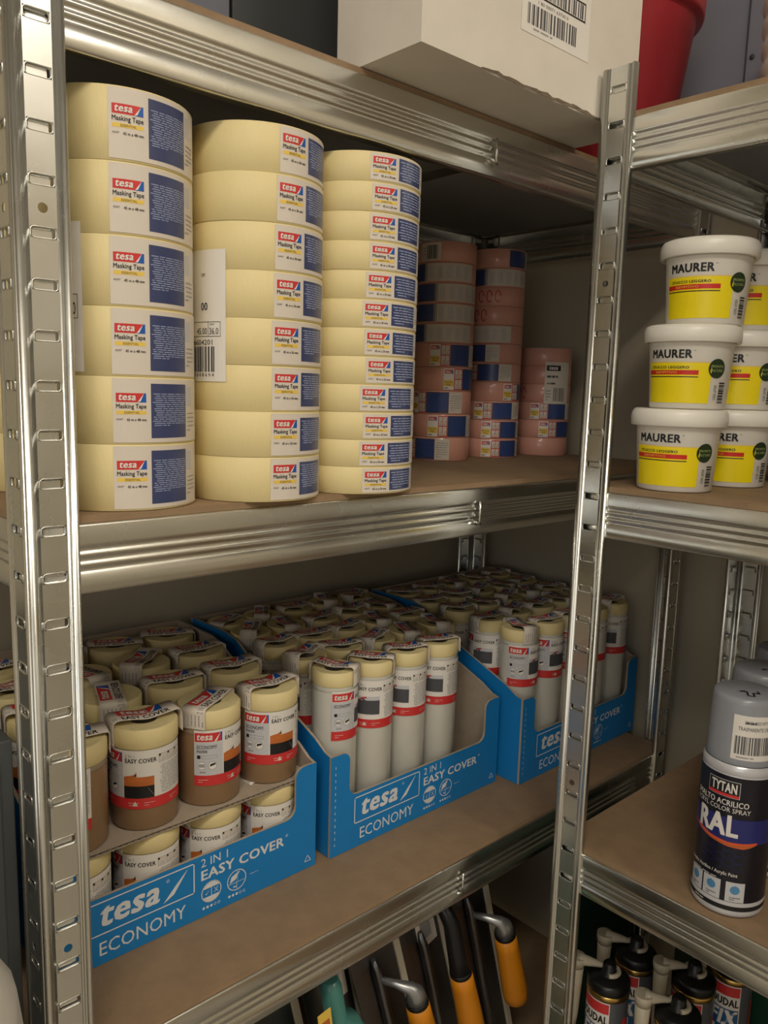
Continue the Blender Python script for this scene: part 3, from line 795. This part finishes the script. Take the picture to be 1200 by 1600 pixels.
for ci, (x, y, a, nm) in enumerate(cols[:2]):
    for k in range(3):
        jx, jy = J[k] if ci == 0 else (.004*k, .001*k)
        place(bp, used, (x+jx, y+jy, SB[1]+.0003+k*HB_), rad(a+[0, -3, 2][k]),
              'white bucket with yellow label, %s one of the %s' % (NM[k], 'left front stack' if ci == 0 else 'stack behind on the right'), 'white and yellow plaster buckets')
b = MB(); b.lathe([(0, 0), (.030, 0), (.032, .002), (.0322, .055), (.031, .058)], mat('teal_tub', (.10, .38, .48), .4), 40)
tb = thing('paint_tub', 'small blue tub with grey lid at the right edge behind the bottom bucket', 'tub', (.925, -.205, SB[1]+.0003)); b.build('body', tb)
b = MB(); b.lathe([(.0315, .0582), (.0335, .0585), (.0335, .066), (.031, .068), (0, .0675)], GREY, 40); b.build('lid', tb)

# ------------------------------------------------------------------ spray cans
def can():
    t = thing('spray_can', '', 'spray can'); R = .0325
    b = MB(); b.lathe([(0, .003), (.026, .001), (.030, 0), (.0318, .0012), (.0328, .004), (.0322, .007)], CANW, 48); b.build('bottom_rim', t)
    b = MB(); b.lathe([(.0322, .007), (R, .008), (R, .138), (.0322, .1395)], CANW, 48); b.build('body', t)
    b = MB(); b.lathe([(.0322, .1397), (.0325, .1405), (.0322, .146), (.0305, .148)], CANW, 48); b.build('shoulder_ring', t)
    b = MB(); b.lathe([(.0300, .1482), (.0308, .150), (.0300, .154), (.0288, .2050), (.0280, .2095), (.0255, .2115), (.008, .2113), (.003, .2122), (0, .2122)], CAPG, 48); b.build('cap', t)
    p = Print(.003)
    # u=0 towards the camera
    p.rect(-.102, .012, .101, .138, CANNAVY, 1)
    p.rect(-.080, .074, .090, .098, CANBLUE, 2)
    p.strip([-.036, -.026, -.012, .004, .018, .030], [.0815, .0800, .0765, .0748, .0755, .0765], [.0805, .0770, .0730, .0705, .0700, .0745], FLAME, 3)
    p.strip([-.022, -.008, .008, .022, .028], [.0775, .0738, .0728, .0735, .0740], [.0770, .0725, .0708, .0712, .0735], ORANGE, 4)
    p.rect(-.0185, .1175, .0105, .1335, LGREY, 2); p.rect(-.0180, .1180, .0100, .1330, BLK, 3); p.rect(-.0180, .1180, .0100, .1208, RED, 4)
    p.text('TYTAN', -.0155, .1220, .0078, .1315, WHITE, 4, bold=.03)
    p.text('SMALTO ACRILICO', -.0340, .1095, .0190, .1150, WHITE, 3, bold=.015); p.text('ACRYL COLOR SPRAY', -.0340, .1035, .0210, .1080, WHITE, 3)
    p.text('RAL', -.0260, .0800, .0120, .1010, WHITE, 5, bold=.04)
    for i in range(5):
        for j in range(3):
            cx, cy = -.020+i*.0085, .051+j*.0074+(i % 2)*.0037
            p.disc(cx, cy, .0046, CANBLUE, 2, .0043, 6)
    p.text('Smalto Acrilico / Acrylic Paint', -.0330, .0405, .0150, .0450, WHITE, 3, bold=.01); p.greek(-.030, .0365, .024, .0385, 1, LGREY, 3, .4)
    for x in (-.0330, -.0150, .0060): 
        p.rect(x, .0165, x+.0165, .0360, LGREY, 2); p.disc(x+.008, .0285, .0042, ICOB, 3); p.poly([(x+.004, .0262), (x+.008, .0335), (x+.0125, .0275), (x+.009, .0255)], ICOB, 3.5); p.greek(x+.003, .018, x+.013, .022, 2, DGREY, 3, .4)
    p.rect(-.102, .0075, .101, .0120, BLK, 2); p.greek(-.025, .0088, .000, .0108, 1, WHITE2, 3)
    p.rect(-.102, .0120, .101, .0160, LGREY, 2)
    p.build('label', cylmap(R), t)
    p = Print(.003); p.rect(-.0115, .003, .0300, .0450, WHITE, 1); p.greek(-.002, .037, .018, .040, 1, DGREY, 3, .6)
    p.text('5902120214715', -.0020, .0375, .0200, .0405, DGREY, 3); p.text('TRASPARENTE OPACO', -.0070, .0310, .0270, .0345, DGREY, 3); p.bars(-.0090, .0085, .0255, .0255, 26, DGREY, 3); p.greek(-.010, .0045, .027, .0070, 1, GREY, 3, .5)
    Rc = lambda z: .0299-.0012*z/.055
    p.build('barcode_sticker', cylmap(Rc, .34, .1515), t, 'white barcode sticker')
    p = Print(.003); pts = [(0.004, .010), (.010, .014), (.013, .008), (.022, .012), (.024, .006), (.012, .002), (.016, -.004), (.006, .003)]
    for i in range(7):
        (xa, ya), (xb, yb) = pts[i], pts[i+1]; nx, ny = yb-ya, xa-xb; L = math.hypot(nx, ny); nx, ny = nx/L*.0009, ny/L*.0009
        p.poly([(xa-nx, ya-ny), (xb-nx, yb-ny), (xb+nx, yb+ny), (xa+nx, ya+ny)], BLK, 1)
    p.build('marker_scribble', lambda u, v, o: (-.004+u*.85, v*.9, .2117+o), t)
    return t
cp = can(); 
for i, (x, y, a, l) in enumerate(((.7370, -.2440, -171, 'dark blue spray can with smoky cap and barcode sticker, front one on the right shelf'),
                               (.815, -.228, -150, 'spray can behind the front can, its grey cap and marker scribble showing'),
                               (.899, -.215, -140, 'rearmost spray can, only its pale cap showing at the right edge'))):
    place(cp, used, (x, y, SB[2]+.0003), rad(a), l, 'spray paint cans')

# ------------------------------------------------------------------ sealant cartridges
def cartridge():
    t = thing('sealant_cartridge', '', 'sealant cartridge'); R = .0245
    b = MB(); b.lathe([(0, 0), (R-.001, 0), (R, .001), (R, .198)], CARTG, 40); b.build('tube_body', t)
    b = MB(); b.lathe([(R+.0001, .1982), (R+.0009, .1986), (R+.0009, .2045), (R, .205)], GOLD, 40); b.build('foil_band', t)
    b = MB(); b.lathe([(R+.0002, .2052), (R+.0010, .206), (R+.0010, .2145), (R-.002, .2175), (.012, .2190), (.0085, .2205), (.0078, .2320), (.0060, .2345), (0, .2345)], BLACKPL, 40); b.build('cap', t)
    p = Print(.0025); p.rect(-.030, .02, .013, .1975, WHITE, 1); p.rect(-.029, .183, .012, .196, RED, 2); p.text('SOUDAL', -.026, .1695, .0115, .1800, BLK, 3, bold=.04)
    p.rect(-.029, .12, .012, .1655, CARTB, 2); p.text('FIX', -.022, .1430, .009, .1640, WHITE, 3, bold=.05, shear=.15); p.text('ALL', -.022, .1240, .009, .1400, WHITE, 3, bold=.03)
    p.rect(.030, .10, .040, .175, RED, 1); p.greek(.041, .10, .052, .19, 22, LGREY, 1, .4); p.greek(-.026, .03, .010, .115, 18, GREY, 3, .35)
    p.build('label', cylmap(R), t)
    # clipped-on nozzle: ring around the cap stem, curved arm, tapering tube hanging beside
    nz = thing('nozzle', '', ''); nz.parent = t
    del nz['label']; del nz['category']
    b = MB(); zc = .2235
    arc = [(.0112*cos(rad(a)), .0112*sin(rad(a)), zc) for a in range(-70, 171, 20)]
    arm = arc+[(-.018, -.001, zc+.001), (-.024, -.006, zc+.003), (-.031, -.010, zc+.004), (-.036, -.011, zc+.004)]
    b.tube(arm, [(.0028, .0030)]*len(arc)+[(.0040, .0045), (.0052, .0058), (.0064, .0070), (.0076, .0084)], BEIGEPL, 12)
    b.tube([(-.037, -.0115, zc+.0075), (-.037, -.0115, zc+.002), (-.0372, -.0115, zc-.006)], [.0104, .0106, .0090], BEIGEPL, 20)
    b.tube([(-.0372, -.0115, zc-.006), (-.0376, -.0115, zc-.032), (-.038, -.0115, zc-.070), (-.038, -.0115, zc-.095)], [.0090, .0080, .0066, .004], BEIGEPL, 20)
    o = b.build('nozzle', t); bpy.data.objects.remove(nz); o.name = 'nozzle'; o.rotation_euler = (0, 0, rad(90)); o['label'] = 'beige plastic nozzle clipped round the cap'
    return t
ct = cartridge(); zc0 = -.895
b = MB(); b.box(0, 0, 0, .235, .150, .0137, DGREEN)
for i, (x, y, l) in enumerate(((.806, -.088, 'left front'), (.818, -.171, 'right front'), (.872, -.086, 'left rear'), (.886, -.156, 'right rear'), (.950, -.175, 'far right rear'))):
    place(ct, used, (x, y, SB[3]+.0003), rad([-172, -160, -168, -158, -160][i]), 'black-capped sealant cartridge with beige nozzle, %s one on the bottom right shelf' % l, 'sealant cartridges')
bpy.data.meshes.remove(bpy.data.meshes.new('x'))
b = MB(); b.box(0, 0, 0, .012, .30, .33, DGREEN); b.box(.012, .29, 0, .10, .30, .33, DGREEN)
o = b.build('green_carton', bevel=.002); o.location = (.99, -.38, SB[3]+.0003); tag(o, 'dark green carton standing behind the sealant cartridges', 'carton')

b = MB(); b.box(0, 0, 0, .15, .042, .33, DGREEN); b.box(-.002, -.002, .29, .152, .044, .335, DGREEN)
o = b.build('green_case', bevel=.003); o.location = (.905, .022, SA[3]+.0003); tag(o, 'narrow dark green case standing behind the front upright, left of the cartridges', 'case')
# ------------------------------------------------------------------ trowels and other tools under the lower shelf
def blade(t, h=.335, tagz=None):
    b = MB(); b.box(-.052, -.0006, .0155, .010, .0006, h, DSTEEL); b.build('blade', t, bevel=.0003)
    b = MB(); b.box(.0102, -.003, 0, .0190, .003, h, BEIGEPL); b.build('edge_strip', t, bevel=.0008, label='pale edge strip')
    if tagz:
        b = MB(); b.box(-.026, -.0016, tagz, .004, -.0008, tagz+.06, WHITE2); b.box(-.020, -.0020, tagz+.012, -.004, -.0015, tagz+.045, GREY); b.build('card_tag', t)
def trowel(kind, tagz=None):
    """standing on end: long blade facing the aisle, handle parallel in front of it. local z up along the blade"""
    t = thing('plastering_trowel', '', 'trowel'); blade(t, .335, tagz)
    m = FERR if kind else BLACKPL
    b = MB(); b.tube([(-.022, -.003, .03), (-.022, -.005, .05), (-.022, -.005, .28), (-.022, -.003, .30)], [.003, .006, .006, .003], DSTEEL, 12)
    b.tube([(-.022, -.006, .272), (-.012, -.022, .268), (-.003, -.035, .262), (0, -.0385, .256), (0, -.0385, .244)] if kind else [(0, -.010, .338), (0, -.030, .336), (0, -.0385, .318), (0, -.0385, .270), (0, -.0385, .244)], [.0040, .0045, .0075, .0105, .0128] if kind else [.006, .009, .0098, .0118, .0130], m, 18)
    b.build('bracket', t)
    b = MB(); b.tube([(0, -.0385, .2455), (0, -.0385, .2395)], [.0132, .0138], BLACKPL, 20); b.build('collar', t)
    b = MB(); b.tube([(0, -.0385, .2394), (0, -.0385, .220), (0, -.039, .18), (0, -.039, .145), (0, -.0385, .132), (0, -.0385, .1265)], [.0138, .0145, .0158, .0168, .0155, .0100], HYEL, 24); b.build('handle', t, label='yellow rounded handle')
    return t
TL = ('trowel with yellow handle and steel ferrule, leftmost under the lower left shelf', 'trowel with yellow handle and black neck, middle one under the lower left shelf', 'trowel with yellow handle and steel ferrule, farthest right under the lower left shelf')
for i, (x, kind, tg) in enumerate(((.664, 1, None), (.738, 0, .27), (.821, 1, None))):
    t = trowel(kind, tg); t.location = (x, .070, -.9225 if i < 2 else -.912); t.rotation_euler = (0, rad(-16), 0); t['label'] = TL[i]; t['group'] = 'yellow handled trowels'
for i, (x, tg, l) in enumerate(((.510, None, 'bare dark blade with pale edge, leftmost under the lower left shelf'), (.590, .25, 'bare dark blade with pale edge, between the teal bottle and the first yellow handle'))):
    t = thing('steel_blade', l, 'tool', (x, .085, -.9225)); t.rotation_euler = (0, rad(-13), 0); blade(t, .33, tg)
t = thing('packaged_tool', 'teal bottle shaped tool with a yellow label card, low at the left', 'tool', (.519, .036, -.9205)); t.rotation_euler = (0, rad(-8), 0)
b = MB(); b.tube([(.008, 0, 0), (.008, 0, .2), (.008, 0, .238), (.005, 0, .262), (0, 0, .274), (-.002, 0, .315), (-.002, 0, .325)], [.028, .029, .028, .020, .0115, .0115, .008], TEAL, 24); b.build('bottle', t)
b = MB(); b.box(-.036, -.0225, .13, -.020, -.0215, .318, YEL); b.box(-.0345, -.0232, .21, -.0215, -.0226, .272, WHITE); b.box(-.033, -.0232, .280, -.023, -.0226, .308, ORANGE); b.build('label_card', t)
b = MB(); b.box(-.30, .037, 0, .1745, .38, 1.095, DPANEL); b.box(-.29, .035, .02, .165, .037, 1.08, DPANEL)
o = b.build('storage_cabinet', bevel=.002); o.location = (0, 0, FLOOR+.0005); tag(o, 'dark grey cabinet standing left of the left upright', 'cabinet')
# sack low at the left edge
b = MB(); rg = random.Random(5); n = 28; prof = [(.06, 0), (.085, .03), (.088, .3), (.088, .60), (.088, .95), (.083, .995), (.066, 1.030), (.040, 1.056), (.0, 1.068)]
b.lathe(prof, SACK, n)
b.v = [(x*(1+.05*sin(5*math.atan2(y, x)+z*9))+rg.uniform(-.002, .002), y*(1+.05*sin(4*math.atan2(y, x)+2))+rg.uniform(-.002, .002), z) for x, y, z in b.v]
o = b.build('paper_sack'); o.location = (.050, -.068, FLOOR+.001); tag(o, 'crumpled white sack standing on the floor at the bottom left corner', 'sack')

# ------------------------------------------------------------------ things on top
bxz = .2577+.0065
t = thing('carton', 'large white cardboard box overhanging the front of the top shelf', 'cardboard box', (.4600, -.0660, bxz))
W, D, H = .305, .102, .34
b = MB(); N = 40
# walls with a ragged lower front edge
b.box(.003, .003, 0, W-.003, D-.003, .003, BCARD)
b.box(0, .003, .0, .003, D, H, BCARD); b.box(W-.003, .003, 0, W, D, H, BCARD); b.box(.003, D-.003, 0, W-.003, D, H, BCARD)
vs = []; rg = random.Random(11)
for i in range(N+1):
    x = W*i/N; zz = .0+(rg.uniform(0, .0035) if 9 < i < 38 else 0)
    vs += [(x, 0, zz), (x, 0, H), (x, .003, zz), (x, .003, H)]
fs = []
for i in range(N):
    a, c = 4*i, 4*i+4; fs += [(a, c, c+1, a+1), (a+2, a+3, c+3, c+2), (a, a+2, c+2, c), (a+1, c+1, c+3, a+3)]
fs += [(0, 1, 3, 2), (4*N, 4*N+2, 4*N+3, 4*N+1)]
b.add(vs, fs, BCARD); b.box(0, 0, H, W, D, H+.003, BCARD)
b.build('body', t)
b = MB(); vs = []
for i in range(26):
    x = .07+i*.0088; vs += [(x, -.0004, -.0003), (x, -.0006-rg.uniform(0, .001), .0006+rg.uniform(0, .0026)*math.sin(math.pi*i/25))]
b.add(vs, [(2*i, 2*i+2, 2*i+3, 2*i+1) for i in range(25)], TEAR); b.build('torn_edge', t, label='ragged torn brown edge')
p = Print(.05); lx, lz = .1180, .0440
p.rect(lx, lz, lx+.100, lz+.20, WHITE, 1)
p.bars(lx+.008, lz+.0075, lx+.080, lz+.0240, 24, DGREY, 2); p.greek(lx+.012, lz+.0035, lx+.076, lz+.0060, 1, GREY, 2, .6)
p.text('1 80 00071 63700 0', lx+.022, lz+.0262, lx+.066, lz+.0290, DGREY, 2)
p.bars(lx+.004, lz+.0335, lx+.090, lz+.0460, 28, DGREY, 2)
for a in ((lx+.003, lz+.0315, lx+.092, lz+.0330), (lx+.003, lz+.0465, lx+.092, lz+.048), (lx+.003, lz+.0315, lx+.0042, lz+.048), (lx+.0908, lz+.0315, lx+.092, lz+.048)): p.rect(*a, BLK, 2)
p.text('RX 80', lx+.030, lz+.052, lx+.048, lz+.057, BLK, 2); p.bars(lx+.055, lz+.052, lx+.095, lz+.07, 14, GREY, 2)
p.greek(lx+.005, lz+.105, lx+.09, lz+.19, 8, DGREY, 2, .4)
p.build('shipping_label', lambda a, c, o: (a, -.0002-o, c), t, 'white shipping label with barcodes')
# red tub
t = thing('plastic_tub', 'red plastic tub behind the white cardboard box on top', 'tub', (.930, .085, .2577+.0062))
b = MB(); b.lathe([(0, 0), (.076, 0), (.080, .003), (.106, .186), (.1075, .188), (.114, .189), (.1155, .193), (.1175, .242), (.1165, .246), (.110, .246), (.078, .006), (0, .005)], REDPL, 64); b.build('body', t)
b = MB()
for k in range(2):
    a = rad(200+k*180); b.tube([(.109*cos(a-.1), .109*sin(a-.1), .20), (.120*cos(a), .120*sin(a), .205), (.109*cos(a+.1), .109*sin(a+.1), .20)], .004, REDPL, 10)
b.build('lug', t)
# dark crate and grey sheet behind
b = MB(); b.box(0, 0, 0,   .218, .25, .42, SLATE); b.box(.0, -.002, .36, .218, 0, .38, SLATE)
o = b.build('storage_crate', bevel=.004); o.location = (.188, .12, .2577+.0062); tag(o, 'blue-grey storage crate on the top shelf at its left end', 'crate')
b = MB(); b.box(0, 0, 0, .22, .25, .42, DPANEL); b.box(.0, -.002, .36, .22, 0, .38, DPANEL)
o = b.build('storage_crate', bevel=.004); o.location = (.412, .125, .2577+.0062); tag(o, 'dark grey storage crate on the top shelf behind the white box', 'crate')
b = MB(); b.box(0, -.06, 0, .011, .38, .60, GPANEL); b.box(-.0015, -.0095, 0, 0, -.0075, .60, DPANEL)
b.lathe([(0, 0), (.0035, 0), (.0035, .001), (0, .001)], DPANEL, 16)
n_ = 16*2+2
b.v[-n_:] = [(-.0012+z, -.017+y, .185+x) for x, y, z in b.v[-n_:]]
o = b.build('wall_panel'); o.location = (1.1185, 0, .2577+.0062); tag(o, 'grey metal panel fixed to the right wall behind the red tub', 'panel')
t = thing('white_pail', 'white ribbed plastic pail at the upper right corner on the right shelf', 'pail', (.957, -.196, .2577+.0062))
b = MB(); pr = [(0, 0), (.075, 0), (.078, .003)]
for k in range(9): pr += [(.079+.001*k, .012+k*.022), (.0815+.001*k, .016+k*.022), (.0815+.001*k, .024+k*.022), (.079+.001*k, .028+k*.022)]
pr += [(.095, .215), (.096, .225), (.090, .226), (0, .226)]
b.lathe(pr, PWHITE, 48); b.build('body', t)
# prototypes that were never placed would clutter the origin
for pr_ in list(PK.values())+[v[0] for v in VP+VF]:
    if id(pr_) not in used:
        for ch in list(pr_.children_recursive): bpy.data.objects.remove(ch)
        bpy.data.objects.remove(pr_)
